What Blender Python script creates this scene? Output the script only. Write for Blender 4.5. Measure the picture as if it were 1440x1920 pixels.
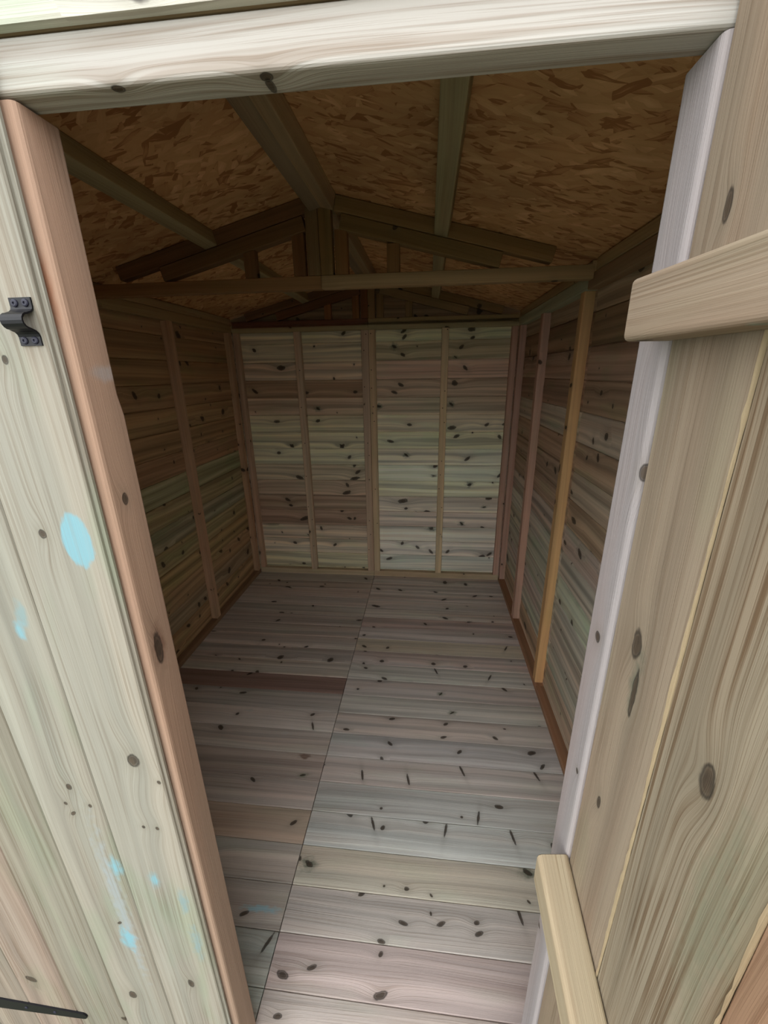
import bpy, bmesh, math, random
from mathutils import Matrix, Vector

for o in list(bpy.data.objects):
    bpy.data.objects.remove(o)
scene = bpy.context.scene
COL = scene.collection

# ------------------------------------------------------------------ camera
CAM = Vector((0.3514, -2.6272, 1.3930))
PITCH, ROLL, YAW, FPX = 0.3281, -0.0160, 0.1085, 760.3
cy_, sy_ = math.cos(YAW), math.sin(YAW)
fw = Vector((-sy_ * math.cos(PITCH), cy_ * math.cos(PITCH), -math.sin(PITCH)))
r0 = Vector((cy_, sy_, 0)); u0 = r0.cross(fw)
rt = math.cos(ROLL) * r0 + math.sin(ROLL) * u0
up = -math.sin(ROLL) * r0 + math.cos(ROLL) * u0
cd = bpy.data.cameras.new('camera')
cam = bpy.data.objects.new('camera', cd); COL.objects.link(cam)
cam.matrix_world = Matrix(((rt.x, up.x, -fw.x, CAM.x), (rt.y, up.y, -fw.y, CAM.y), (rt.z, up.z, -fw.z, CAM.z), (0, 0, 0, 1)))
cd.sensor_fit = 'AUTO'; cd.sensor_width = 36.0
cd.lens = FPX * 36.0 / 1920.0
cd.clip_start = 0.01; cd.clip_end = 200
scene.camera = cam

# ------------------------------------------------------------------ overcast sky, exposure
w = bpy.data.worlds.new('overcast_sky'); scene.world = w
w.use_nodes = True
bg = w.node_tree.nodes['Background']
bg.inputs['Color'].default_value = (0.97, 0.985, 1.0, 1)
bg.inputs['Strength'].default_value = 1.0
scene.view_settings.view_transform = 'Standard'
scene.view_settings.look = 'None'
scene.view_settings.gamma = 1.0
scene.view_settings.use_curve_mapping = False
scene.view_settings.exposure = 1.85

# ------------------------------------------------------------------ helpers
def lin(c):
    return tuple(((v / 255) / 12.92 if v / 255 <= 0.04045 else ((v / 255 + 0.055) / 1.055) ** 2.4) for v in c)

class NT:
    def __init__(self, mat):
        mat.use_nodes = True
        self.t = mat.node_tree; self.n = self.t.nodes; self.l = self.t.links
        self.bsdf = self.n['Principled BSDF']
    def new(self, typ, **kw):
        nd = self.n.new(typ)
        for k, v in kw.items(): setattr(nd, k, v)
        return nd
    def put(self, sock, val):
        if hasattr(val, 'is_output'): self.l.new(val, sock)
        elif isinstance(val, (tuple, list)) and len(val) == 3 and sock.type == 'RGBA': sock.default_value = (*val, 1)
        else: sock.default_value = val
    def m(self, op, a, b=None, c=None, clamp=False):
        nd = self.new('ShaderNodeMath', operation=op, use_clamp=clamp)
        self.put(nd.inputs[0], a)
        if b is not None: self.put(nd.inputs[1], b)
        if c is not None: self.put(nd.inputs[2], c)
        return nd.outputs[0]
    def rng(self, v, a, b, c=0.0, d=1.0, smooth=True):
        nd = self.new('ShaderNodeMapRange')
        nd.interpolation_type = 'SMOOTHSTEP' if smooth else 'LINEAR'
        for i, x in enumerate((v, a, b, c, d)): self.put(nd.inputs[i], x)
        return nd.outputs[0]
    def xyz(self, x, y, z=0.0):
        nd = self.new('ShaderNodeCombineXYZ')
        for i, v in enumerate((x, y, z)): self.put(nd.inputs[i], v)
        return nd.outputs[0]
    def noise(self, vec, scale=1.0, detail=2.0, rough=0.5, dim='2D'):
        nd = self.new('ShaderNodeTexNoise', noise_dimensions=dim)
        self.put(nd.inputs['Vector'], vec)
        nd.inputs['Scale'].default_value = scale; nd.inputs['Detail'].default_value = detail
        nd.inputs['Roughness'].default_value = rough
        return nd.outputs['Fac']
    def mix(self, f, a, b, mode='MIX'):
        nd = self.new('ShaderNodeMix', data_type='RGBA', blend_type=mode)
        self.put(nd.inputs[0], f); self.put(nd.inputs[6], a); self.put(nd.inputs[7], b)
        return nd.outputs[2]
    def mul(self, col, f):
        return self.mix(1.0, col, self.xyz(f, f, f), 'MULTIPLY')

def wood_mat(name, feats=(), lines=0.3, bands=0.5, knot=0.5, green=0.3, line_scale=300.0, cell=0.13, rough=0.72, kmax=0.009, pink=0.5):
    """pressure-treated pine; board length runs along local X.  feats: knots and stains at local (u, v)"""
    mat = bpy.data.materials.new(name); N = NT(mat)
    tc = N.new('ShaderNodeTexCoord'); sep = N.new('ShaderNodeSeparateXYZ')
    N.l.new(tc.outputs['Object'], sep.inputs[0])
    oi = N.new('ShaderNodeObjectInfo')
    lu = sep.outputs[0]; lv = N.m('ADD', sep.outputs[1], sep.outputs[2])
    u = N.m('MULTIPLY_ADD', oi.outputs['Random'], 61.7, lu)
    v = N.m('MULTIPLY_ADD', oi.outputs['Random'], 23.3, lv)
    wb = N.noise(N.xyz(N.m('MULTIPLY', u, 55), N.m('MULTIPLY', v, 90)), 1.0, 2.0)
    wob = N.m('SUBTRACT', wb, 0.5)
    core = rim = halo = push = None
    def acc(a, b, op='MAXIMUM'): return b if a is None else N.m(op, a, b)
    def gauss(x): return N.m('POWER', 2.718, N.m('MULTIPLY', N.m('MULTIPLY', x, x), -1.0))
    if knot > 0:
        # scattered knots, each an ellipse at its own angle
        vo = N.new('ShaderNodeTexVoronoi', voronoi_dimensions='2D', feature='F1')
        N.put(vo.inputs['Vector'], N.xyz(u, v)); vo.inputs['Scale'].default_value = 1 / cell
        sc = N.new('ShaderNodeSeparateColor'); N.l.new(vo.outputs['Color'], sc.inputs[0])
        sp = N.new('ShaderNodeSeparateXYZ'); N.l.new(vo.outputs['Position'], sp.inputs[0])
        du = N.m('SUBTRACT', u, sp.outputs[0]); dv = N.m('SUBTRACT', v, sp.outputs[1])
        ang = N.m('MULTIPLY', sc.outputs[2], 3.14)
        ca, sa = N.m('COSINE', ang), N.m('SINE', ang)
        e1 = N.m('ADD', N.m('MULTIPLY', du, ca), N.m('MULTIPLY', dv, sa)); e2 = N.m('SUBTRACT', N.m('MULTIPLY', dv, ca), N.m('MULTIPLY', du, sa))
        en = N.m('GREATER_THAN', sc.outputs[0], 1.0 - knot)
        rad = N.m('MULTIPLY_ADD', N.m('POWER', sc.outputs[1], 2.0), kmax, 0.0025)
        e1 = N.m('DIVIDE', e1, N.m('MULTIPLY_ADD', sc.outputs[2], 1.1, 1.0))
        q = N.m('DIVIDE', N.m('SQRT', N.m('ADD', N.m('MULTIPLY', e1, e1), N.m('MULTIPLY', e2, e2))), rad)
        q = N.m('MULTIPLY_ADD', wob, 0.6, q)
        core = N.m('MULTIPLY', N.rng(q, 1.05, 0.65), en)
        rim = N.m('MULTIPLY', N.m('MULTIPLY', N.rng(q, 1.35, 1.0), N.rng(q, 0.7, 0.95)), en)
        halo = N.m('MULTIPLY', gauss(N.m('DIVIDE', q, 2.6)), en)
        du = N.m('DIVIDE', N.m('DIVIDE', du, rad), 7.0); dv = N.m('DIVIDE', N.m('DIVIDE', dv, rad), 2.6)
        push = N.m('MULTIPLY', N.m('MULTIPLY', gauss(N.m('SQRT', N.m('ADD', N.m('MULTIPLY', du, du), N.m('MULTIPLY', dv, dv)))), en), N.m('MULTIPLY', rad, 1.6))
    stains = []
    for ft in feats:
        kind, fu, fv, ru, rv = ft[:5]
        du = N.m('DIVIDE', N.m('SUBTRACT', lu, fu), ru); dv = N.m('DIVIDE', N.m('SUBTRACT', lv, fv), rv)
        if kind == 'knot' and len(ft) > 5:      # slanted knot
            c_, s_ = math.cos(ft[5]), math.sin(ft[5])
            a0 = N.m('SUBTRACT', lu, fu); b0 = N.m('SUBTRACT', lv, fv)
            du = N.m('DIVIDE', N.m('ADD', N.m('MULTIPLY', a0, c_), N.m('MULTIPLY', b0, s_)), ru); dv = N.m('DIVIDE', N.m('SUBTRACT', N.m('MULTIPLY', b0, c_), N.m('MULTIPLY', a0, s_)), rv)
        qq = N.m('SQRT', N.m('ADD', N.m('MULTIPLY', du, du), N.m('MULTIPLY', dv, dv)))
        if kind == 'knot':
            qq = N.m('MULTIPLY_ADD', wob, 0.7, qq)
            core = acc(core, N.rng(qq, 1.05, 0.65))
            rim = acc(rim, N.m('MULTIPLY', N.rng(qq, 1.35, 1.0), N.rng(qq, 0.7, 0.95)))
            halo = acc(halo, gauss(N.m('DIVIDE', qq, 2.6)))
            rr = max(min(ru, rv), 0.004)
            a1 = N.m('DIVIDE', N.m('SUBTRACT', lu, fu), rr * 7.0); b1 = N.m('DIVIDE', N.m('SUBTRACT', lv, fv), rr * 2.8)
            push = acc(push, N.m('MULTIPLY', gauss(N.m('SQRT', N.m('ADD', N.m('MULTIPLY', a1, a1), N.m('MULTIPLY', b1, b1)))), 2.0 * rr), 'ADD')
        else:
            qq = N.m('MULTIPLY_ADD', wob, ft[6] if len(ft) > 6 else 0.9, qq)
            stains.append((N.rng(qq, 1.0, ft[7] if len(ft) > 7 else 0.55), ft[5]))
    if core is None: core = rim = halo = push = N.m('MULTIPLY', u, 0.0)
    warp = N.noise(N.xyz(N.m('MULTIPLY', u, 1.1), N.m('MULTIPLY', v, 6.0)), 1.0, 1.5)
    g = N.m('ADD', N.m('MULTIPLY_ADD', warp, 0.035, v), push)
    ln = N.noise(N.xyz(N.m('MULTIPLY', u, 1.3), N.m('MULTIPLY', g, line_scale)), 1.0, 2.0, 0.55)
    fine = N.noise(N.xyz(N.m('MULTIPLY', u, 5.0), N.m('MULTIPLY', g, line_scale * 4.5)), 1.0, 2.0, 0.6)
    brk = N.noise(N.xyz(N.m('MULTIPLY', u, 4.0), N.m('MULTIPLY', v, 14.0)), 1.0, 2.0)
    late = N.m('ADD', N.m('MULTIPLY', N.rng(ln, 0.46, 0.66), N.rng(brk, 0.32, 0.62, 0.25, 1.0)), N.m('MULTIPLY', N.rng(fine, 0.45, 0.7), 0.55))
    bd = N.noise(N.xyz(N.m('MULTIPLY', u, 0.5), N.m('MULTIPLY', g, 34.0)), 1.0, 2.5, 0.55)
    bd2 = N.noise(N.xyz(N.m('MULTIPLY_ADD', u, 0.9, 7.7), N.m('MULTIPLY', g, 15.0)), 1.0, 1.0)
    col = oi.outputs['Color']
    col = N.mul(col, N.rng(bd, 0.3, 0.7, 1.0 - bands * 0.5, 1.0 + bands * 0.42, False))
    col = N.mix(N.rng(bd2, 0.42, 0.68, 0.0, pink), col, N.mix(1.0, col, (1.05, 0.90, 0.84), 'MULTIPLY'))
    col = N.mix(N.m('MULTIPLY', late, lines), col, N.mix(1.0, col, (0.52, 0.42, 0.34), 'MULTIPLY'))
    gs = N.noise(N.xyz(N.m('MULTIPLY_ADD', u, 3.0, 3.3), N.m('MULTIPLY', v, 11.0)), 1.0, 2.0)
    col = N.mix(N.m('MULTIPLY', N.rng(gs, 0.56, 0.72), green), col, N.mix(1.0, col, (0.80, 1.0, 0.86), 'MULTIPLY'))
    col = N.mix(N.m('MULTIPLY', halo, 0.30), col, (0.16, 0.14, 0.10))
    for f, c in stains:
        col = N.mix(N.m('MULTIPLY', f, N.m('MULTIPLY_ADD', late, -0.35, 0.9)), col, c)
    col = N.mix(N.m('MULTIPLY', core, 0.90), col, N.mix(wb, (0.085, 0.058, 0.036), (0.012, 0.009, 0.007)))
    col = N.mix(N.m('MULTIPLY', rim, 0.8), col, (0.020, 0.014, 0.010))
    N.l.new(col, N.bsdf.inputs['Base Color'])
    N.bsdf.inputs['Roughness'].default_value = rough
    N.bsdf.inputs['Specular IOR Level'].default_value = 0.25
    bp = N.new('ShaderNodeBump'); bp.inputs['Strength'].default_value = 0.25; bp.inputs['Distance'].default_value = 0.002
    N.put(bp.inputs['Height'], N.m('ADD', N.m('MULTIPLY', late, 0.5), N.m('MULTIPLY', core, -1.0)))
    N.l.new(bp.outputs[0], N.bsdf.inputs['Normal'])
    return mat

def osb_mat():
    mat = bpy.data.materials.new('osb'); N = NT(mat)
    tc = N.new('ShaderNodeTexCoord')
    oi = N.new('ShaderNodeObjectInfo')
    sep = N.new('ShaderNodeSeparateXYZ'); N.l.new(tc.outputs['Object'], sep.inputs[0])
    x = N.m('MULTIPLY_ADD', oi.outputs['Random'], 31.0, sep.outputs[0]); y = N.m('MULTIPLY_ADD', oi.outputs['Random'], 17.0, sep.outputs[1])
    wx = N.noise(N.xyz(x, y), 9.0, 2.0); wy = N.noise(N.xyz(N.m('ADD', x, 5.0), y), 14.0, 2.0)
    best = None; colv = None
    for i, (ang, a, b) in enumerate(((-14, 13, 46), (22, 17, 55), (-48, 20, 62), (6, 26, 90))):
        c, s = math.cos(math.radians(ang)), math.sin(math.radians(ang))
        X = N.m('ADD', N.m('MULTIPLY', x, c), N.m('MULTIPLY', y, s)); Y = N.m('SUBTRACT', N.m('MULTIPLY', y, c), N.m('MULTIPLY', x, s))
        X = N.m('MULTIPLY_ADD', wx, 0.05, X); Y = N.m('MULTIPLY_ADD', wy, 0.018, Y)
        vo = N.new('ShaderNodeTexVoronoi', voronoi_dimensions='2D')
        vo.inputs['Scale'].default_value = 1.0
        N.put(vo.inputs['Vector'], N.xyz(N.m('MULTIPLY_ADD', X, a, i * 3.7), N.m('MULTIPLY', Y, b)))
        sc = N.new('ShaderNodeSeparateColor'); N.l.new(vo.outputs['Color'], sc.inputs[0])
        h = sc.outputs[0]; tone = N.m('SUBTRACT', sc.outputs[1], N.m('MULTIPLY', vo.outputs['Distance'], 0.30))
        fib = N.noise(N.xyz(N.m('MULTIPLY', X, 12), N.m('MULTIPLY', Y, 500)), 1.0, 1.0)
        tone = N.m('MULTIPLY_ADD', N.m('SUBTRACT', fib, 0.5), 0.30, tone)
        if best is None: best, colv = h, tone
        else:
            gt = N.m('GREATER_THAN', h, best)
            colv = N.m('ADD', N.m('MULTIPLY', gt, tone), N.m('MULTIPLY', N.m('SUBTRACT', 1.0, gt), colv))
            best = N.m('MAXIMUM', h, best)
    rp = N.new('ShaderNodeValToRGB'); N.l.new(colv, rp.inputs[0])
    e = rp.color_ramp.elements
    e[0].position = 0.0; e[0].color = (*lin((168, 118, 76)), 1)
    e[1].position = 1.0; e[1].color = (*lin((236, 196, 144)), 1)
    for p_, c_ in ((0.05, (196, 146, 100)), (0.16, (206, 158, 110)), (0.5, (212, 168, 118)), (0.8, (222, 178, 128))):
        n_ = e.new(p_); n_.color = (*lin(c_), 1)
    big = N.noise(N.xyz(x, y), 3.0, 2.0)
    col = N.mul(rp.outputs[0], N.rng(big, 0.3, 0.7, 0.82, 1.12, False))
    N.l.new(col, N.bsdf.inputs['Base Color'])
    N.bsdf.inputs['Roughness'].default_value = 0.8; N.bsdf.inputs['Specular IOR Level'].default_value = 0.2
    bp = N.new('ShaderNodeBump'); bp.inputs['Strength'].default_value = 0.3; bp.inputs['Distance'].default_value = 0.002
    N.put(bp.inputs['Height'], colv); N.l.new(bp.outputs[0], N.bsdf.inputs['Normal'])
    return mat

def plain_mat(name, col, rough, metal=0.0, noise=0.0, nscale=40):
    mat = bpy.data.materials.new(name); N = NT(mat)
    if noise:
        tc = N.new('ShaderNodeTexCoord')
        f = N.noise(tc.outputs['Object'], nscale, 4.0, 0.6, '3D')
        c = N.mul((*col,), N.rng(f, 0.3, 0.7, 1 - noise, 1 + noise, False))
        N.l.new(c, N.bsdf.inputs['Base Color'])
    else: N.bsdf.inputs['Base Color'].default_value = (*col, 1)
    N.bsdf.inputs['Roughness'].default_value = rough; N.bsdf.inputs['Metallic'].default_value = metal; N.bsdf.inputs['Specular IOR Level'].default_value = 0.3
    return mat

WALL = wood_mat('wall_boards', lines=0.22, bands=0.75, knot=0.62, green=0.5, kmax=0.012, cell=0.14)
FLOOR = wood_mat('floor_boards', lines=0.28, bands=0.55, knot=0.5, green=0.25, cell=0.13, kmax=0.010)
FRAME = wood_mat('frame_timber', lines=0.22, bands=0.35, knot=0.35, green=0.25, cell=0.16, kmax=0.008)
OSB = osb_mat()
BLACK = plain_mat('black_japanned_steel', (0.004, 0.004, 0.006), 0.42, 0.0, 0.25, 300)
SCREW = plain_mat('black_screw', (0.018, 0.018, 0.032), 0.45, 0.0, 0.2, 400)
NAIL = plain_mat('nail_hole', (0.030, 0.024, 0.020), 0.7, 0.0, 0.3, 500)
GROUND = plain_mat('grass_ground', (0.11, 0.12, 0.075), 0.9, 0.0, 0.4, 25)

def thing(name, label, cat, loc, kind=None, group=None):
    o = bpy.data.objects.new(name, None); COL.objects.link(o)
    o.location = loc; o.empty_display_size = 0.05
    o['label'] = label; o['category'] = cat
    if kind: o['kind'] = kind
    if group: o['group'] = group
    return o

MESHES = {}
def from_bm(name, bm, smooth=False):
    me = bpy.data.meshes.new(name)
    bmesh.ops.recalc_face_normals(bm, faces=bm.faces)
    bm.to_mesh(me); bm.free()
    if smooth: me.polygons.foreach_set('use_smooth', [True] * len(me.polygons))
    return me

def timber(L, W, T, bev=0.003, seg=2):
    """box, X 0..L, Y -W/2..W/2, Z -T/2..T/2 with eased edges"""
    k = ('t', round(L, 4), round(W, 4), round(T, 4), bev, seg)
    if k in MESHES: return MESHES[k]
    bm = bmesh.new(); bmesh.ops.create_cube(bm, size=1.0)
    for vv in bm.verts: vv.co = Vector(((vv.co.x + 0.5) * L, vv.co.y * W, vv.co.z * T))
    long = [e for e in bm.edges if abs(e.verts[0].co.x - e.verts[1].co.x) > L * 0.5]
    bmesh.ops.bevel(bm, geom=long, offset=bev, segments=seg, affect='EDGES', profile=0.5)
    ends = [e for e in bm.edges if abs(e.verts[0].co.x - e.verts[1].co.x) < 1e-6]
    bmesh.ops.bevel(bm, geom=ends, offset=min(0.0012, bev * 0.5), segments=1, affect='EDGES')
    MESHES[k] = from_bm('timber', bm); return MESHES[k]

def prism(pts, L, name='prism', axis='x'):
    """polygon (y, z) extruded along X 0..L"""
    bm = bmesh.new()
    a = [bm.verts.new((0, y, z)) for y, z in pts]; b = [bm.verts.new((L, y, z)) for y, z in pts]
    n = len(pts)
    for i in range(n): bm.faces.new((a[i], a[(i + 1) % n], b[(i + 1) % n], b[i]))
    bm.faces.new(a[::-1]); bm.faces.new(b)
    return from_bm(name, bm)

def board(L, p, T=0.012, ch=0.0022, lap=True, gap=0.0006, cam=0.0):
    """rebated board, X 0..L, Y 0..p, face at Z=0"""
    k = ('b', round(L, 4), round(p, 4), T, ch, lap, gap, cam)
    if k in MESHES: return MESHES[k]
    face = [(gap + ch + (p - 2 * gap - 2 * ch) * i / 8, cam * (1 - (i / 4 - 1) ** 2)) for i in range(9)]
    if lap:
        pts = [(gap, -ch)] + face + [(p - gap, -ch), (p - gap, -T * .52), (p + .006, -T * .52), (p + .006, -T), (.0068, -T), (.0068, -T * .48), (gap, -T * .48)]
    else:
        pts = [(gap, -ch)] + face + [(p - gap, -ch), (p - gap, -T), (gap, -T)]
    MESHES[k] = prism(pts, L, 'board'); return MESHES[k]

def frame(o, x, z):
    x = Vector(x).normalized(); z = Vector(z).normalized(); y = z.cross(x).normalized()
    return Matrix(((x.x, y.x, z.x, o[0]), (x.y, y.y, z.y, o[1]), (x.z, y.z, z.z, o[2]), (0, 0, 0, 1)))

def put(name, me, M, parent, mat, tint=(180, 160, 135), label=None, kind=None):
    o = bpy.data.objects.new(name, me); COL.objects.link(o)
    if not me.materials: me.materials.append(mat)
    if me.materials[0] is not mat:
        o.material_slots[0].link = 'OBJECT'; o.material_slots[0].material = mat
    if parent is not None:
        o.parent = parent
        o.matrix_basis = Matrix.Translation(-Vector(parent.location)) @ M
    else: o.matrix_basis = M
    o.color = (*lin(tint), 1)
    if label: o['label'] = label
    if kind: o['kind'] = kind
    return o

def sub(name, me, Mlocal, parent, mat, tint=(180, 160, 135)):
    """sub-part given in its parent part's own space"""
    o = bpy.data.objects.new(name, me); COL.objects.link(o)
    if not me.materials: me.materials.append(mat)
    o.parent = parent; o.matrix_basis = Mlocal; o.color = (*lin(tint), 1)
    return o

def beam(name, a, b, W, T, zdir, parent, mat=None, tint=(170, 145, 115), bev=0.003, seg=2, label=None):
    """timber from a to b; T is its size along zdir, W across"""
    a = Vector(a); b = Vector(b)
    return put(name, timber((b - a).length, W, T, bev, seg), frame(a, b - a, zdir), parent, mat or FRAME, tint, label)

rnd = random.Random(7)
def jit(c, s=10):
    k = rnd.uniform(-s, s)
    return tuple(max(20, min(250, v + k + rnd.uniform(-s * .3, s * .3))) for v in c)

# ------------------------------------------------------------------ dimensions
A = 0.867            # inner faces of side wall framing
FD = 0.038           # framing depth
XC = A + FD          # inner face of side cladding
CT = 0.012           # cladding thickness
ZW = 1.690           # top of wall panels
YB = FD              # inner face of back cladding
YF = -2.227          # front of door frame (cladding sits in front of it)
YFB = YF + 0.050     # back of door frame
ZR, SL = 1.946, 0.249   # underside of roof sheets: z = ZR - SL*|x|
TH = math.atan(SL)
JR = 0.553           # door opening half width
SEAM = -0.0127
PB = 0.1095          # wall board cover
PF = 0.1055          # floor board cover

# knots and stains on the boards: place on the floor (x, y) / back wall (x, z) and sort
FLOOR_MARKS = [(0.048, -0.404, 'K'), (0.496, -0.397, 'k'), (0.361, -0.574, 'k'), (0.480, -0.291, 'k'), (0.064, -0.630, 'k'), (0.019, -0.709, 'k'), (0.683, -0.234, 'k'), (0.624, -0.528, 'k'), (0.832, -0.660, 'k'), (0.067, -0.976, 'k'), (0.147, -1.061, 'k'), (0.225, -1.280, 'k'), (0.451, -1.288, 'k'), (0.440, -1.354, 'k'), (0.646, -1.340, 'k'), (0.775, -1.396, 'K'), (0.228, -1.403, 'k'), (0.801, -1.452, 'k'), (0.499, -1.416, 'k'), (0.729, -1.066, 'k'), (0.481, -1.225, 'g'), (0.435, -1.120, 'g'), (0.138, -1.544, 's'), (0.306, -1.547, 's'), (0.502, -1.494, 's'), (0.769, -1.489, 's'), (0.789, -0.763, 's'), (0.672, -0.994, 's'), (0.416, -0.970, 's'), (0.543, -1.660, 's'), (0.317, -1.877, 'k'), (0.191, -1.901, 'k'), (0.312, -1.954, 'k'), (0.413, -1.946, 'k'), (0.507, -1.935, 'k'), (0.511, -1.957, 'k'), (0.259, -2.021, 'k'), (0.266, -2.093, 'K'), (0.668, -1.803, 'G'), (0.625, -1.907, 's'), (0.199, -1.710, 's'), (0.434, -1.708, 's'), (0.644, -1.708, 's'), (-0.061, -1.731, 'k'), (-0.036, -2.028, 's'), (-0.123, -1.975, 'k'), (-0.078, -1.961, 'B'), (0.022, -1.842, 'G'), (0.092, -2.061, 'k'), (0.035, -2.148, 'k'), (-0.534, -0.799, 'k'), (-0.620, -0.403, 'k'), (-0.281, -0.840, 'k'), (-0.498, -1.064, 'k'), (-0.709, -1.184, 'k'), (-0.477, -1.191, 'k'), (-0.404, -1.289, 'p'), (-0.119, -1.287, 'k'), (-0.103, -1.346, 's'), (-0.097, -1.488, 't'), (-0.080, -1.565, 'g'), (-0.257, -1.598, 'k'), (-0.690, -0.116, 'k'), (-0.526, -0.523, 'k'), (-0.519, -0.606, 'k'), (-0.854, -0.740, 'k'), (-0.580, -0.210, 'k'), (-0.357, -0.183, 'k'), (-0.032, -0.567, 'k'), (-0.204, -1.390, 'p')]
BACK_MARKS = [(-0.774, 1.300, 'k'), (-0.111, 1.290, 'k'), (-0.361, 1.188, 'G'), (-0.646, 1.106, 'k'), (-0.367, 1.109, 'k'), (-0.215, 0.941, 'k'), (-0.558, 0.944, 'k'), (-0.584, 1.441, 'K'), (-0.750, 1.549, 'k'), (-0.171, 1.635, 'k'), (-0.430, 1.287, 'k'), (0.200, 1.641, 'k'), (0.203, 1.605, 'k'), (0.141, 1.552, 'G'), (0.193, 1.505, 'k'), (0.601, 1.640, 'K'), (0.610, 1.590, 'k'), (0.546, 1.543, 'k'), (0.513, 1.484, 'g'), (0.574, 1.424, 'k'), (0.180, 1.329, 'k'), (0.139, 1.284, 'k'), (0.038, 1.199, 'G'), (0.498, 1.209, 'G'), (0.513, 1.335, 'K'), (0.235, 1.083, 'k'), (0.507, 1.062, 'K'), (0.539, 1.008, 'k'), (0.725, 1.082, 'k'), (0.840, 1.088, 'k'), (0.112, 0.976, 'k'), (0.810, 1.004, 'k'), (-0.654, 0.896, 'k'), (-0.558, 0.942, 'k'), (-0.212, 0.943, 'k'), (-0.522, 0.722, 'K'), (-0.136, 0.719, 'K'), (-0.623, 0.563, 'k'), (-0.604, 0.521, 'k'), (-0.189, 0.675, 'k'), (-0.195, 0.619, 'K'), (-0.166, 0.870, 'k'), (-0.185, 0.432, 'k'), (-0.234, 0.485, 'k'), (-0.509, 0.425, 'K'), (-0.599, 0.233, 'k'), (-0.301, 0.225, 'k'), (-0.869, 0.647, 'k'), (-0.874, 0.696, 'k'), (-0.113, 0.767, 'k'), (-0.133, 0.813, 'k'), (-0.546, 0.066, 'k'), (0.215, 0.886, 'G'), (0.615, 0.863, 'k'), (0.398, 0.746, 'g'), (0.407, 0.808, 'k'), (0.638, 0.686, 'G'), (0.193, 0.566, 'K'), (0.215, 0.512, 'k'), (0.771, 0.590, 'k'), (0.742, 0.533, 'g'), (0.360, 0.487, 'K'), (0.598, 0.409, 'G'), (0.392, 0.365, 'G'), (0.741, 0.381, 'k'), (0.751, 0.162, 'K'), (0.096, 0.128, 'k'), (0.392, 0.192, 'k'), (0.510, 0.196, 'k'), (0.038, 0.190, 'k'), (0.829, 0.754, 'k'), (0.189, 0.249, 'k'), (0.297, 0.223, 'k'), (0.801, 0.185, 'k')]

def mark_feats(marks, inside, tou, tov, size):
    out = []
    for m_ in marks:
        if not inside(m_): continue
        r = random.Random(int(abs(m_[0]) * 1e4) + int(abs(m_[1]) * 1e5)); U, V = tou(m_), tov(m_); kd = m_[2]
        el = r.uniform(1.0, 1.9); a = r.uniform(-.9, .9)
        f = size(m_)
        if kd == 'k': out.append(('knot', U, V, .0066 * el * f, .0050 * f, a))
        elif kd == 'K': out.append(('knot', U, V, .0098 * el * f, .0075 * f, a * .5))
        elif kd == 's': out.append(('knot', U, V, .019, .0036, r.choice((1.1, 1.35, 1.8, -1.2))))
        elif kd == 'g': out += [('knot', U, V, .010, .0030, a), ('stain', U, V, .026, .016, (0.20, 0.22, 0.15), 1.0, .1)]
        elif kd == 'G': out += [('stain', U, V, .034, .026, (0.13, 0.16, 0.115), 1.1, .1), ('knot', U, V, .012, .006, a)]
        elif kd == 'B': out.append(('stain', U, V, .075, .012, (0.30, 0.50, 0.56), 1.0, .2))
        elif kd == 'p': out.append(('stain', U, V, .030, .012, (0.62, 0.60, 0.55), .8, .2))
        elif kd == 't': out.append(('stain', U, V, .034, .018, (0.16, 0.085, 0.05), .8, .3))
    return out

# ------------------------------------------------------------------ floor
floor = thing('floor', 'tongue and groove timber floor boards in two panels meeting at a centre seam', 'floor', (0, -1.1, 0), 'structure')
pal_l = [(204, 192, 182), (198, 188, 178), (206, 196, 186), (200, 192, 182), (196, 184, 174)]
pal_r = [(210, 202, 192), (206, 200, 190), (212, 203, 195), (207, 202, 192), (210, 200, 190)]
over_l = {10: (150, 126, 116), 9: (206, 198, 186), 16: (190, 172, 154), 17: (196, 190, 180), 18: (188, 180, 170), 19: (172, 176, 168), 20: (174, 178, 168)}  # own board tones; front boards also darkened to offset the bright doorway light
over_r = {7: (208, 198, 178), 13: (208, 204, 200), 15: (202, 202, 196), 16: (208, 210, 204), 17: (202, 196, 180), 18: (198, 190, 182), 19: (196, 180, 174), 20: (198, 188, 180), 5: (200, 184, 176)}  # front boards pinker by nature, and toned down against the doorway light
nails_l, nails_r = [], []
k = -1
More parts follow.
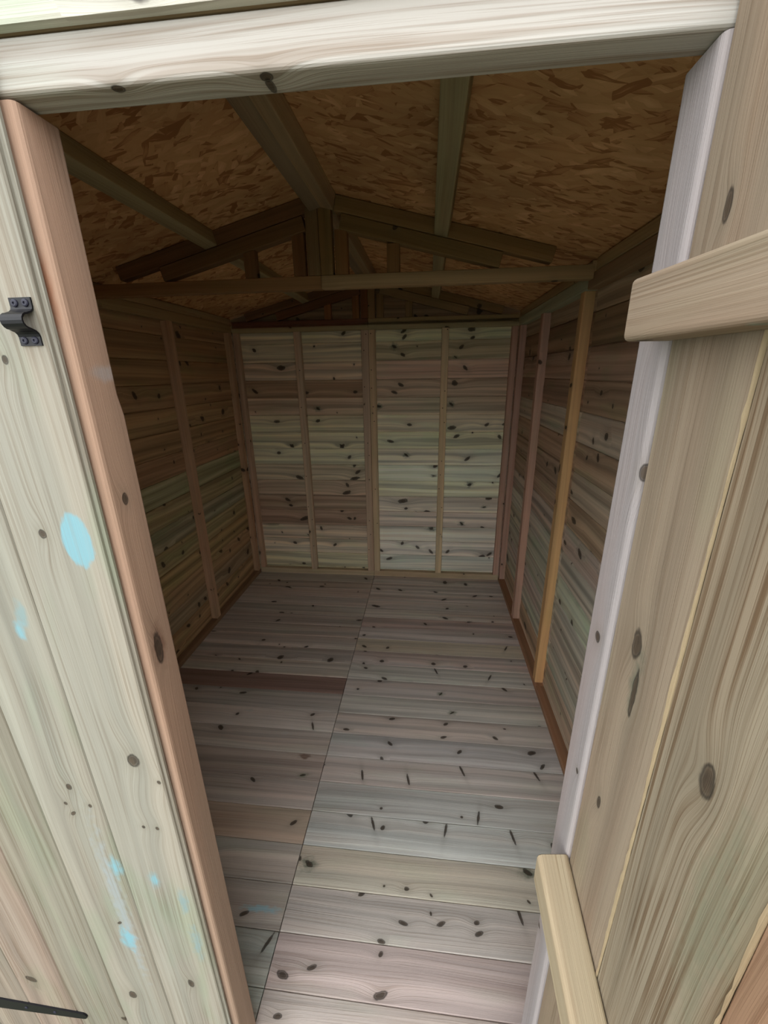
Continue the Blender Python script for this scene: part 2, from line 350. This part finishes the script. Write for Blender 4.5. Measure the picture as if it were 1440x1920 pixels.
while True:
    y1 = 0.002 - PF * k; y0 = y1 - PF
    if y1 < YF - 0.005: break
    yb = max(y0, YF - 0.012); yt = min(y1, YB + 0.02)
    wd = yt - yb
    xl0, xl1 = -XC - CT, SEAM - 0.0013; xr0, xr1 = SEAM + 0.0013, XC + CT
    last = yt < y1
    ml = board(xl1 - xl0, wd, 0.014, 0.0018, not last, 0.0005, 0.0012); mr = board(xr1 - xr0, wd, 0.014, 0.0018, not last, 0.0005, 0.0012)
    def fmat(x0, x1):
        fs = mark_feats(FLOOR_MARKS, lambda m_: yb <= m_[1] < yt and x0 <= m_[0] < x1, lambda m_: m_[0] - x0, lambda m_: m_[1] - yb, lambda m_: 1.5 + m_[1] * .32)
        return wood_mat('floor_board_knotty', fs, lines=0.28, bands=0.5, knot=0.22, green=0.2, cell=0.13, kmax=0.006, pink=.35) if fs else FLOOR
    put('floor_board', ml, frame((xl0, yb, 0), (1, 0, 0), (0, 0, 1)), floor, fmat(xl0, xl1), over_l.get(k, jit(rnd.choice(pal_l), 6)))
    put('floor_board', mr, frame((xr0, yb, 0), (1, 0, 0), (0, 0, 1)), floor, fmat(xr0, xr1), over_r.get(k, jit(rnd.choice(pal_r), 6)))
    if k >= 0:
        for f in (0.34, 0.66):
            for x in (-0.036, -0.33, -0.62, -0.85): nails_l.append((x + rnd.uniform(-.006, .006), y1 - PF * f + rnd.uniform(-.004, .004)))
            for x in (0.008, 0.29, 0.57, 0.84): nails_r.append((x + rnd.uniform(-.006, .006), y1 - PF * f + rnd.uniform(-.004, .004)))
    k += 1
def nail_mesh(pts, r=0.0024, fn=lambda x, y: (x, y, 0.0), nrm=(0, 0, 1)):
    bm = bmesh.new(); nv = Vector(nrm); tx = nv.orthogonal().normalized(); ty = nv.cross(tx)
    for x, y in pts:
        c = Vector(fn(x, y))
        ring = [bm.verts.new(c + (tx * math.cos(t) + ty * math.sin(t)) * r + nv * 0.0004) for t in [i * math.pi / 4 for i in range(8)]]
        low = [bm.verts.new(c + (tx * math.cos(t) + ty * math.sin(t)) * r - nv * 0.003) for t in [i * math.pi / 4 for i in range(8)]]
        bm.faces.new(ring)
        for i in range(8): bm.faces.new((low[i], low[(i + 1) % 8], ring[(i + 1) % 8], ring[i]))
    return from_bm('nails', bm)
put('nail_heads', nail_mesh(nails_l), Matrix.Identity(4), floor, NAIL, kind='stuff')
put('nail_heads', nail_mesh(nails_r), Matrix.Identity(4), floor, NAIL, kind='stuff')
for x in (-0.85, -0.62, -0.33, -0.036, 0.01, 0.29, 0.57, 0.84):
    beam('floor_joist', (x, YF + .01, -0.0365), (x, YB, -0.0365), 0.035, 0.042, (0, 0, 1), floor)

bm = bmesh.new(); bmesh.ops.create_grid(bm, x_segments=8, y_segments=8, size=12)
ground = put('ground', from_bm('ground', bm), Matrix.Translation((0, -3, -0.058)), None, GROUND)
ground['label'] = 'short grass ground outside the shed doorway'; ground['category'] = 'ground'; ground['kind'] = 'structure'

# ------------------------------------------------------------------ back wall
wall_back = thing('wall_back', 'far shed wall of horizontal boards with four bays between vertical studs', 'wall', (0, YB, 0), 'structure')
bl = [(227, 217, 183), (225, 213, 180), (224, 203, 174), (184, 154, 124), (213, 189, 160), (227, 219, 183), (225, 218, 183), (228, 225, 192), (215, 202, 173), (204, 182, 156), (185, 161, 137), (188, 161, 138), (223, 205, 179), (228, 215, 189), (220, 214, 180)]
br = [(218, 216, 178), (204, 194, 159), (223, 193, 169), (209, 186, 159), (217, 201, 173), (238, 229, 199), (234, 236, 201), (238, 238, 213), (232, 238, 214), (236, 238, 207), (238, 228, 208), (233, 220, 203), (238, 235, 217), (238, 232, 217), (237, 238, 222)]  # both halves: wood tones lifted to make up for weak indoor light
nb = 16
for i in range(nb):
    z1 = ZW - PB * i; z0 = max(z1 - PB, -0.012); wd = z1 - z0
    def bmat(x0, x1):
        fs = mark_feats(BACK_MARKS, lambda m_: z0 <= m_[1] < z1 and x0 <= m_[0] < x1, lambda m_: m_[0] - x0, lambda m_: m_[1] - z0, lambda m_: 1.6)
        return wood_mat('wall_board_knotty', fs, lines=0.22, bands=0.72, knot=0.15, green=0.3, cell=0.14, kmax=0.006, pink=.4) if fs else WALL
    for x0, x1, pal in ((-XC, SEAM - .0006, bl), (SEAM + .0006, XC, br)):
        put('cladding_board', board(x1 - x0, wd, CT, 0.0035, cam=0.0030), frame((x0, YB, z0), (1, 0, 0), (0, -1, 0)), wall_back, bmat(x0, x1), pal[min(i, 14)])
SW = 0.042
fb = (197, 174, 145)
for x, wd, tn in ((-A + .018, .036, (197, 168, 141)), (-.456, SW, (206, 183, 154)), (SEAM - .023, .045, (201, 176, 150)), (SEAM + .021, .040, (210, 188, 152)), (.447, SW, (212, 192, 154)), (A - .018, .036, (197, 165, 145))):
    beam('stud', (x, FD / 2, .040), (x, FD / 2, ZW - .045), wd, FD - .001, (0, -1, 0), wall_back, tint=tn)
for x0, x1 in ((-A, SEAM - .0006), (SEAM + .0006, A)):
    beam('bottom_rail', (x0, FD / 2, .020), (x1, FD / 2, .020), .040, FD - .001, (0, -1, 0), wall_back, tint=(196, 178, 146))
    beam('top_rail', (x0, FD / 2, ZW - .0225), (x1, FD / 2, ZW - .0225), .045, FD - .001, (0, -1, 0), wall_back, tint=(172, 160, 122))
pts = []
for x in (-.456, SEAM - .023, SEAM + .021, .447):
    for i in range(14):
        if rnd.random() < .5: pts.append((x + rnd.uniform(-.012, .012), ZW - PB * (i + rnd.uniform(.3, .7))))
put('nail_heads', nail_mesh(pts, 0.0032, lambda x, z: (x, 0.0004, z), (0, -1, 0)), Matrix.Identity(4), wall_back, NAIL, kind='stuff')

def gable_piece(zb, zt, y, n, parent, mat, tint, name='cladding_board', T=CT):
    """trapezoid board under the roof slope"""
    xb = (ZR - zb) / SL - 0.004; xt = max((ZR - zt) / SL - 0.004, 0.0)
    xb = min(xb, XC + CT); xt = min(xt, XC + CT)
    poly = [(-xb, zb), (xb, zb)]
    zk = ZR - SL * (XC + CT + 0.004)
    if zb < zk < zt: poly += [(XC + CT, zk), (xt, zt), (-xt, zt), (-XC - CT, zk)]
    elif xt > 0.001: poly += [(xt, zt), (-xt, zt)]
    else: poly += [(0, zt)]
    bm = bmesh.new()
    a = [bm.verts.new((p[0], p[1] - zb, 0)) for p in poly]; b = [bm.verts.new((p[0], p[1] - zb, -T)) for p in poly]
    bm.faces.new(a); bm.faces.new(b[::-1]); m = len(poly)
    for i in range(m): bm.faces.new((a[i], b[i], b[(i + 1) % m], a[(i + 1) % m]))
    put(name, from_bm('gable_board', bm), frame((0, y, zb), (1, 0, 0), (0, -n, 0)), parent, mat, tint)
for zb, zt in ((ZW + .0008, ZW + PB), (ZW + PB + .0008, ZW + 2 * PB), (ZW + 2 * PB + .0008, ZR - .002)):
    gable_piece(zb, zt, YB, 1, wall_back, WALL, (150, 126, 98))

# ------------------------------------------------------------------ side walls
wall_left = thing('wall_left', 'left shed wall of brown and greenish horizontal boards on studs', 'wall', (-XC, -1.1, 0), 'structure')
wall_right = thing('wall_right', 'right shed wall of horizontal boards behind an orange-tinted stud', 'wall', (XC, -1.1, 0), 'structure')
YJ = -1.062
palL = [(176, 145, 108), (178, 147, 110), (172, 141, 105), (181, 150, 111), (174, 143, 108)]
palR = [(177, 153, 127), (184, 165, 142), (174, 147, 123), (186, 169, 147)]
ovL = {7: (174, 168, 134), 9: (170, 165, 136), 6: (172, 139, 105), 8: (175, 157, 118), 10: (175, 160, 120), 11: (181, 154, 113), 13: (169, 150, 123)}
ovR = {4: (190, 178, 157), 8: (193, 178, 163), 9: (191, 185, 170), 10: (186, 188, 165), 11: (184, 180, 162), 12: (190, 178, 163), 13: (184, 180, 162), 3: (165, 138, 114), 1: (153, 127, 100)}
for i in range(nb):
    z1 = ZW - PB * i; z0 = max(z1 - PB, -0.012); wd = z1 - z0
    for y0, y1 in ((YJ + .0006, YB + CT), (YF, YJ - .0006)):
        me = board(y1 - y0, wd, CT, 0.0032, cam=0.0026)
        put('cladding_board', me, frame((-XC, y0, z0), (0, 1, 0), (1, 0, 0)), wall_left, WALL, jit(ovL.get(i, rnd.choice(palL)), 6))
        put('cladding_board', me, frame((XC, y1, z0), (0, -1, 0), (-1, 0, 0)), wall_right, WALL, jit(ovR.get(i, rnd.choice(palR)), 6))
for par, sx, studs in ((wall_left, -1, [(-.022, .036, (195, 162, 129)), (-.642, .042, (200, 165, 134)), (-1.10, .042, (187, 154, 123)), (-1.62, .04, fb), (-2.155, .04, fb)]),
                       (wall_right, 1, [(-.022, .036, (189, 154, 136)), (-.500, .042, (195, 160, 140)), (-1.022, .040, (206, 166, 116)), (-1.62, .04, fb), (-2.155, .04, fb)])):
    xm = sx * (A + FD / 2)
    for y, wd, tn in studs:
        beam('stud', (xm, y, .030), (xm, y, ZW - .045), wd, FD - .001, (-sx, 0, 0), par, tint=tn)
    for y0, y1 in ((YF + .001, YJ - .0006), (YJ + .0006, -.001)):
        beam('bottom_rail', (xm, y0, .015), (xm, y1, .015), .030, FD - .001, (-sx, 0, 0), par, tint=(152, 122, 96) if sx < 0 else (156, 118, 90))
        beam('top_rail', (xm, y0, ZW - .0225), (xm, y1, ZW - .0225), .045, FD - .001, (-sx, 0, 0), par, tint=(168, 148, 108) if sx < 0 else ((150, 126, 96) if y0 < -2 else (172, 176, 148)))

# ------------------------------------------------------------------ roof: sheets and their framing
ceiling = thing('ceiling', 'sloping underside of the shed roof in bare brown strand board', 'ceiling', (0, -1.1, ZW), 'structure')
YT0, YT1 = -1.120, -1.082     # truss
def roof_z(x, d=0.0): return ZR - SL * abs(x) - d / math.cos(TH)
for sx in (-1, 1):
    e = Vector((sx * math.cos(TH), 0, -math.sin(TH)))          # down the slope
    nrm = Vector((sx * math.sin(TH), 0, math.cos(TH)))         # out of the roof
    def at(s, y, d): return Vector((0, y, ZR)) + e * s - nrm * d
    for y0, y1 in ((YF - .055, -1.1006), (-1.0994, YB + .06)):
        Ls = 1.0 / math.cos(TH)
        bm = bmesh.new(); bmesh.ops.create_cube(bm, size=1.0)
        for vv in bm.verts: vv.co = Vector(((vv.co.x + .5) * Ls, (vv.co.y) * (y1 - y0), (vv.co.z) * .011))
        M = frame(Vector((sx * .0001, (y0 + y1) / 2, ZR)) + nrm * .0056, e, nrm)
        put('osb_sheet', from_bm('osb', bm), M, ceiling, OSB)
    for y0, y1 in ((YF + .002, YT0 - .0005), (YT1 + .0005, -.0005)):
        # ridge timbers, one per sheet, side by side
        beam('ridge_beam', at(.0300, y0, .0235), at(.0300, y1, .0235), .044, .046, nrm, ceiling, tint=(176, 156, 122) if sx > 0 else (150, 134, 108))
        beam('purlin', at(.405, y0, .0235), at(.405, y1, .0235), .045, .046, nrm, ceiling, tint=(168, 158, 122))
        beam('eave_rail', (sx * (A + .018), y0, ZW + .0185), (sx * (A + .018), y1, ZW + .0185), .036, .035, (0, 0, 1), ceiling, tint=(172, 152, 114))
    for y in (YT0 + .019, .0185, YF + .030 + .019):
        if y < -2: continue
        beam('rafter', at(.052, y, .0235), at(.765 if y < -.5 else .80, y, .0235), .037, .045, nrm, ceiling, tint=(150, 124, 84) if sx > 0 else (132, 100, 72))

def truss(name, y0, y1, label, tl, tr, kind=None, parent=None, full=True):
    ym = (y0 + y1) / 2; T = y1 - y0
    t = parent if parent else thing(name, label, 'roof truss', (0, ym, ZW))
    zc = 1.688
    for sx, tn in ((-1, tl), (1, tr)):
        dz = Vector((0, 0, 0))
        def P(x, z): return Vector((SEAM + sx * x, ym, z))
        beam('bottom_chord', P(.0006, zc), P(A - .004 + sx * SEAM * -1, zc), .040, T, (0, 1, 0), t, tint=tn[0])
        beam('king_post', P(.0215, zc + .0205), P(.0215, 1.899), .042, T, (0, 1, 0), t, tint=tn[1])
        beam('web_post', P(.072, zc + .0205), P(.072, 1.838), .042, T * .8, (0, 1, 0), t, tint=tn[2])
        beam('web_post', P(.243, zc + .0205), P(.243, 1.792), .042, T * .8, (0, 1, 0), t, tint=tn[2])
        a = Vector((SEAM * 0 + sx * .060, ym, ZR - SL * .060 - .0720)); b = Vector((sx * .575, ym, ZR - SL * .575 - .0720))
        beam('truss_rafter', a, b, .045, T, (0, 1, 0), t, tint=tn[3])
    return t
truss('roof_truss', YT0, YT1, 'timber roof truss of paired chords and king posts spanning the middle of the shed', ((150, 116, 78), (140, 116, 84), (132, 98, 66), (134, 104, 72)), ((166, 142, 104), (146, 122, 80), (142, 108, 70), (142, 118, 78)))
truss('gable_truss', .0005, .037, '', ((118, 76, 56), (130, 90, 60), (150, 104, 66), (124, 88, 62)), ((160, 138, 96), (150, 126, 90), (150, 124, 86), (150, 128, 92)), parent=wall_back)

# ------------------------------------------------------------------ front wall: jambs, lintel, gable and side cladding
wall_front = thing('wall_front', 'front shed wall framing the doorway with pale lintel and jambs', 'wall', (0, YF, 0), 'structure')
ZL = 1.619
LINTEL = wood_mat('lintel_wood', [('knot', 0.992, -.0085, .0045, .0035), ('knot', 1.118, -.0105, .0045, .0045), ('knot', 1.118, -.022, .003, .008)], lines=0.55, bands=0.16, knot=0.0, green=0.15, line_scale=130, pink=.2)
beam('lintel', (-.90, YF + .015, ZL + .0185), (.90, YF + .015, ZL + .0185), .037, .030, (0, -1, 0), wall_front, LINTEL, (180, 177, 170), .0035, 3, 'pale knotty lintel')
beam('top_rail', (-.90, YF + .015, ZL + .0565), (.90, YF + .015, ZL + .0565), .036, .030, (0, -1, 0), wall_front)
JAMB = wood_mat('jamb_wood', [('knot', 1.435, .016, .006, .005), ('knot', 1.30, -.010, .007, .006), ('knot', 1.10, .018, .006, .005)], lines=0.10, bands=0.18, knot=0.15, green=0.1)
beam('jamb', (JR + .020, YF + .025, .0), (JR + .020, YF + .025, ZL - .0005), .050, .040, (-1, 0, 0), wall_front, JAMB, (158, 151, 150), .006, 4, 'pale jamb with rounded edge')
beam('jamb', (-JR - .020, YF + .025, .0), (-JR - .020, YF + .025, ZL - .0005), .050, .040, (1, 0, 0), wall_front, FRAME, (196, 170, 150), .006, 4)
for i in range(nb):
    z1 = 1.655 - PB * i; z0 = max(z1 - PB, -0.012)
    if z1 - z0 < .01: continue
    for x0, x1 in ((-XC - CT, -JR - .004), (JR + .012, XC + CT)):
        put('cladding_board', board(x1 - x0, z1 - z0, CT, .0035), frame((x0, YF - CT - .0003, z0), (1, 0, 0), (0, -1, 0)), wall_front, WALL, jit((150, 144, 130), 6))
for zb, zt in ((1.657, 1.772), (1.773, 1.887), (1.888, ZR - .002)):
    gable_piece(zb, zt, YF - .0085, 1, wall_front, WALL, (172, 169, 158), T=.008)
for x in (-.75, .75):
    beam('stud', (x, YF + .019, .0), (x, YF + .019, ZL - .001), .04, .036, (0, -1, 0), wall_front)

# ------------------------------------------------------------------ closed left door leaf
door_1 = thing('door_1', 'closed left door leaf of pale green-stained vertical boards with black keeper', 'door', (-JR, YF, 0.01), 'structure')
TQ = (0.17, 0.36, 0.42); TQ2 = (0.20, 0.28, 0.28); PALE = (0.27, 0.30, 0.30)
D0 = wood_mat('door_board_stained', [
    ('stain', 1.206, .029, .036, .0205, TQ, .35, .80), ('stain', .610, .061, .028, .014, TQ2, .8, .2), ('stain', .610, .061, .014, .008, TQ, .7, .4), ('stain', .56, .020, .045, .013, TQ2, 1.2, .1),
    ('stain', .45, .016, .07, .013, TQ2, 1.2, .1), ('knot', 1.214, .070, .005, .004), ('knot', .872, .037, .010, .0080), ('knot', 1.40, .052, .004, .003), ('knot', .833, .007, .003, .0025), ('knot', .735, .030, .003, .0025), ('knot', .735, .052, .003, .0025),
    ('knot', .32, .05, .010, .005)], lines=0.42, bands=0.28, knot=0.12, green=0.6, line_scale=255, kmax=.004, pink=.3)
D1 = wood_mat('door_board_streaked', [
    ('stain', 1.106, .023, .024, .011, TQ2, 1.0, .2), ('stain', 1.080, .032, .018, .010, TQ, 1.0, .2), ('stain', .54, .028, .26, .018, PALE, 1.2, .1), ('stain', .632, .012, .034, .015, TQ, 1.0, .2),
    ('stain', .435, .037, .045, .020, TQ, 1.1, .2), ('knot', .806, .044, .005, .004), ('knot', .77, .020, .003, .0025), ('knot', .77, .060, .003, .0025), ('knot', .25, .07, .010, .007)], lines=0.40, bands=0.40, knot=0.12, green=0.45, line_scale=255, kmax=.004, pink=.3)
D2 = wood_mat('door_board_plain', lines=0.45, bands=0.40, pink=.3, knot=0.25, green=0.4, line_scale=255, kmax=.005)
xs = [-.0137, -.125, -.2325, -.340, -.4475, -.5520]
zt = 1.650
def tongue_board(L, p, T=CT, ch=.0016):
    return prism([(.0004, -ch), (.0004 + ch, 0), (p - .0004 - ch, 0), (p - .0004, -ch), (p - .0004, -T * .52), (p + .006, -T * .52), (p + .006, -T), (.0004, -T), (.0004, -.0085), (-.0040, -.0082), (-.0040, -.0052), (.0004, -.0048)], L, 'board')
for i in range(5):
    tn = ((146, 143, 131), (142, 140, 128), (132, 128, 114), (140, 127, 114), (138, 130, 117))[i]  # same wood as inside, tinted darker to hold back the outdoor light
    put('door_board', tongue_board(zt - .012, xs[i] - xs[i + 1]) if i == 0 else board(zt - .012, xs[i] - xs[i + 1], CT, .0016, True, .0004), frame((xs[i], YF - CT - .0003, .012), (0, 0, 1), (0, -1, 0)), door_1, (D0, D1, D2, D2, D2)[i], tn)
STILE = wood_mat('stile_wood', [('stain', 1.044, -.022, .045, .018, (0.17, 0.085, 0.055), .8, .1), ('knot', 1.040, -.020, .022, .006), ('knot', 1.247, -.022, .006, .004), ('stain', 1.386, -.036, .012, .030, (0.36, 0.30, 0.27), .5, .3), ('stain', 1.46, .012, .05, .010, (0.30, 0.13, 0.07), .8, .1)], lines=0.14, bands=0.22, knot=0.0, green=0.05, line_scale=289)
# stile with the small step cut in its rear edge
def stile_mesh():
    bm = bmesh.new()
    def ring(z, back):
        r = .0055; W0, W1 = -.045, 0.0; F, Bk = YF, YF + back
        out = []
        for cx, cy, a0 in ((W1 - r, F + r, -90), (W1 - r * .5, Bk - r * .5, 0), (W0 + r, Bk - r, 90), (W0 + r, F + r, 180)):
            rr = r * .5 if a0 == 0 else r
            for j in range(4):
                t = math.radians(a0 + j * 30); out.append((cx + rr * math.cos(t), cy + rr * math.sin(t), z))
        return [bm.verts.new((p[2] - .012, -p[0], -(p[1] - YF))) for p in out]
    rings = [ring(z, b) for z, b in ((.012, .051), (1.352, .051), (1.376, .0465), (1.6165, .0465))]
    for a, b in zip(rings, rings[1:]):
        n = len(a)
        for i in range(n): bm.faces.new((a[i], a[(i + 1) % n], b[(i + 1) % n], b[i]))
    bm.faces.new(rings[0]); bm.faces.new(rings[-1])
    return from_bm('stile', bm)
put('stile', stile_mesh(), frame((0, YF, .012), (0, 0, 1), (0, -1, 0)), door_1, STILE, (162, 137, 118), 'pinkish brown edge stile with a dark knot')
for z in (.23, .83, 1.42):
    beam('ledge', (-.515, YF + .0205, z), (-.047, YF + .0205, z), .047, .040, (0, -1, 0), door_1, FRAME)
# bolt keeper: two screw plates joined by a raised staple
def keeper_mesh():
    half = [(-.021, 0), (-.0130, 0), (-.0100, .0010), (-.0078, .0034), (-.0064, .0070)]
    arc = [(-.0058 * math.cos(math.pi * j / 8), .0085 + .0058 * math.sin(math.pi * j / 8)) for j in range(9)]
    prof = half + arc + [(-a, b) for a, b in half[::-1]]
    th = .0016; n = len(prof); bm = bmesh.new(); W = .0225
    nr = []
    for i in range(n):
        a = prof[max(i - 1, 0)]; b = prof[min(i + 1, n - 1)]
        t = Vector((b[0] - a[0], b[1] - a[1])).normalized(); nr.append(Vector((-t.y, t.x)))
    rows = []
    for x in (0, W):
        rows.append([bm.verts.new((x, prof[i][0], prof[i][1])) for i in range(n)])
        rows.append([bm.verts.new((x, prof[i][0] + nr[i].x * th, prof[i][1] + nr[i].y * th)) for i in range(n)])
    for i in range(n - 1):
        bm.faces.new((rows[0][i], rows[0][i + 1], rows[2][i + 1], rows[2][i])); bm.faces.new((rows[1][i], rows[3][i], rows[3][i + 1], rows[1][i + 1]))
        bm.faces.new((rows[0][i], rows[1][i], rows[1][i + 1], rows[0][i + 1])); bm.faces.new((rows[2][i], rows[2][i + 1], rows[3][i + 1], rows[3][i]))
    for i in (0, n - 1): bm.faces.new((rows[0][i], rows[2][i], rows[3][i], rows[1][i]))
    return from_bm('keeper', bm)
keeper = put('bolt_keeper', keeper_mesh(), frame((-.0425, YF - CT - .0004, 1.445), (1, 0, 0), (0, -1, 0)), door_1, BLACK, label='black metal keeper for a sliding bolt')
def screw_mesh(r=.0035, h=.0012):
    bm = bmesh.new(); n = 16
    prof = ((r, 0), (r * .95, h * .6), (r * .7, h), (r * .34, h), (r * .30, h * .25))
    rings = [[bm.verts.new((rr * math.cos(2 * math.pi * i / n), rr * math.sin(2 * math.pi * i / n), z)) for i in range(n)] for rr, z in prof]
    for a, b in zip(rings, rings[1:]):
        for i in range(n): bm.faces.new((a[i], a[(i + 1) % n], b[(i + 1) % n], b[i]))
    bm.faces.new(rings[-1]); bm.faces.new(rings[0][::-1])
    return from_bm('screw', bm)
SM = screw_mesh()
for x, y in ((.0055, .0163), (.0165, .0163), (.0055, -.0163), (.0165, -.0163)):
    sub('screw', SM, Matrix.Translation((x, y, .0017)), keeper, SCREW)
# tee hinge
def strap_mesh():
    bm = bmesh.new(); T = .0028
    out = [(0, -.019), (0, .019), (.215, .010)]
    for j in range(1, 8):
        t = math.radians(90 - j * 22.5); out.append((.226 + .0105 * math.cos(t), .0095 * math.sin(t)))
    out.append((.215, -.010))
    a = [bm.verts.new((x, y, 0)) for x, y in out]; b = [bm.verts.new((x, y, T)) for x, y in out]
    bm.faces.new(a[::-1]); bm.faces.new(b); n = len(out)
    for i in range(n): bm.faces.new((a[i], a[(i + 1) % n], b[(i + 1) % n], b[i]))
    return from_bm('strap', bm)
STR = strap_mesh()
for z in (.157, 1.44):
    st = put('tee_hinge', STR, frame((-.555, YF - CT - .0004, z), (1, 0, 0), (0, -1, 0)), door_1, BLACK, label='black tapering hinge strap')
    for x in (.035, .10, .165): sub('screw', SM, Matrix.Translation((x, 0, .0029)), st, SCREW)

# ------------------------------------------------------------------ open right door leaf
HX, HY, ANG = .557, YF - .001, math.radians(5.5)
door_2 = thing('door_2', 'open right door leaf showing its inner boards, top ledge and slanting brace', 'door', (HX, HY, 0.01), 'structure')
de = Vector((math.sin(ANG), -math.cos(ANG), 0)); dn = Vector((-math.cos(ANG), -math.sin(ANG), 0))
def dp(s, z, off=0.0): return Vector((HX, HY, 0)) + de * s + dn * off + Vector((0, 0, z))
E0 = wood_mat('open_door_board', [('stain', 1.09, .046, .055, .010, (0.12, 0.12, 0.085), 1.1, .1), ('knot', 1.125, .054, .014, .0060), ('knot', 1.075, .044, .026, .003), ('knot', .90, .060, .008, .003), ('knot', 1.49, .060, .010, .003)], lines=0.32, bands=0.30, knot=0.0, green=0.25, line_scale=221)
E1 = wood_mat('open_door_board_ringed', [('knot', 1.080, .0635, .013, .0065), ('stain', .98, .03, .14, .03, (0.19, 0.18, 0.12), 1.0, .1)], lines=0.85, bands=0.30, knot=0.0, green=0.3, line_scale=204)
E2 = wood_mat('open_door_board_warm', lines=0.4, bands=0.35, knot=0.2, green=0.15, line_scale=238)
ss = [0.0, .094, .2105, .327, .4435, .548]
for i in range(5):
    p_ = ss[i + 1] - ss[i]
    put('door_board', board(zt - .012, p_, CT, .0022, True, .0006), frame(dp(ss[i + 1], .012), (0, 0, 1), dn), door_2, (E0, E1, E2, E2, E2)[i], ((140, 126, 108), (138, 127, 108), (146, 116, 92), (140, 124, 106), (140, 124, 106))[i])  # board tints darkened like the closed leaf, to even out outdoor brightness
ZH = Vector((0, 0, 1))
LEDGE = wood_mat('ledge_wood', [('knot', .012, -.014, .006, .005), ('stain', .128, -.010, .012, .008, (0.22, 0.27, 0.22), .8, .2)], lines=0.40, bands=0.22, knot=0.0, green=0.2, line_scale=357)
beam('ledge', dp(.003, 1.4395, .0215), dp(.50, 1.4395, .0215), .0475, .042, dn, door_2, LEDGE, (150, 134, 115), .005, 4, 'thick rounded top ledge')
beam('ledge', dp(.01, .135, .0215), dp(.50, .135, .0215), .0475, .042, dn, door_2, LEDGE, (150, 134, 115), .005, 4)
BRACE = wood_mat('brace_wood', [], lines=0.5, bands=0.30, knot=0.05, green=0.05, line_scale=289)
br_me = timber(.545, .049, .043, .006, 4).copy()
for vv in br_me.vertices:
    if vv.co.x < .1: vv.co.x -= .55 * vv.co.y
put('brace', br_me, frame(dp(-.002, .735, .0220), de - Vector((0, 0, .55)), dn), door_2, BRACE, (164, 150, 124), 'slanting brace with sawn end')

def torn_edge(seed, L):
    r = random.Random(seed); bm = bmesh.new(); n = 150; rows = []
    for i in range(n + 1):
        x = L * i / n; wv = max(.0008, .0016 + .0016 * r.random() + .0010 * math.sin(i * .23 + seed))
        h = .0006 + .0010 * r.random()
        rows.append([bm.verts.new(c) for c in ((x, -wv * .3, -.001), (x, -wv * .2, h), (x, wv * .7, h * .8), (x, wv, -.001))])
    for a, b in zip(rows, rows[1:]):
        for j in range(3): bm.faces.new((a[j], a[j + 1], b[j + 1], b[j]))
    return from_bm('torn_edge', bm)
EDGE = wood_mat('torn_edge_wood', lines=0.15, bands=0.3, knot=0.0, green=0.0)
for i, s_ in enumerate((.0945, .211, .3275, .444)):
    put('torn_edge', torn_edge(i + 3, zt - .02), frame(dp(s_, .015, .0), (0, 0, 1), dn), door_2, EDGE, (178, 160, 128), 'pale torn edge of a board joint')
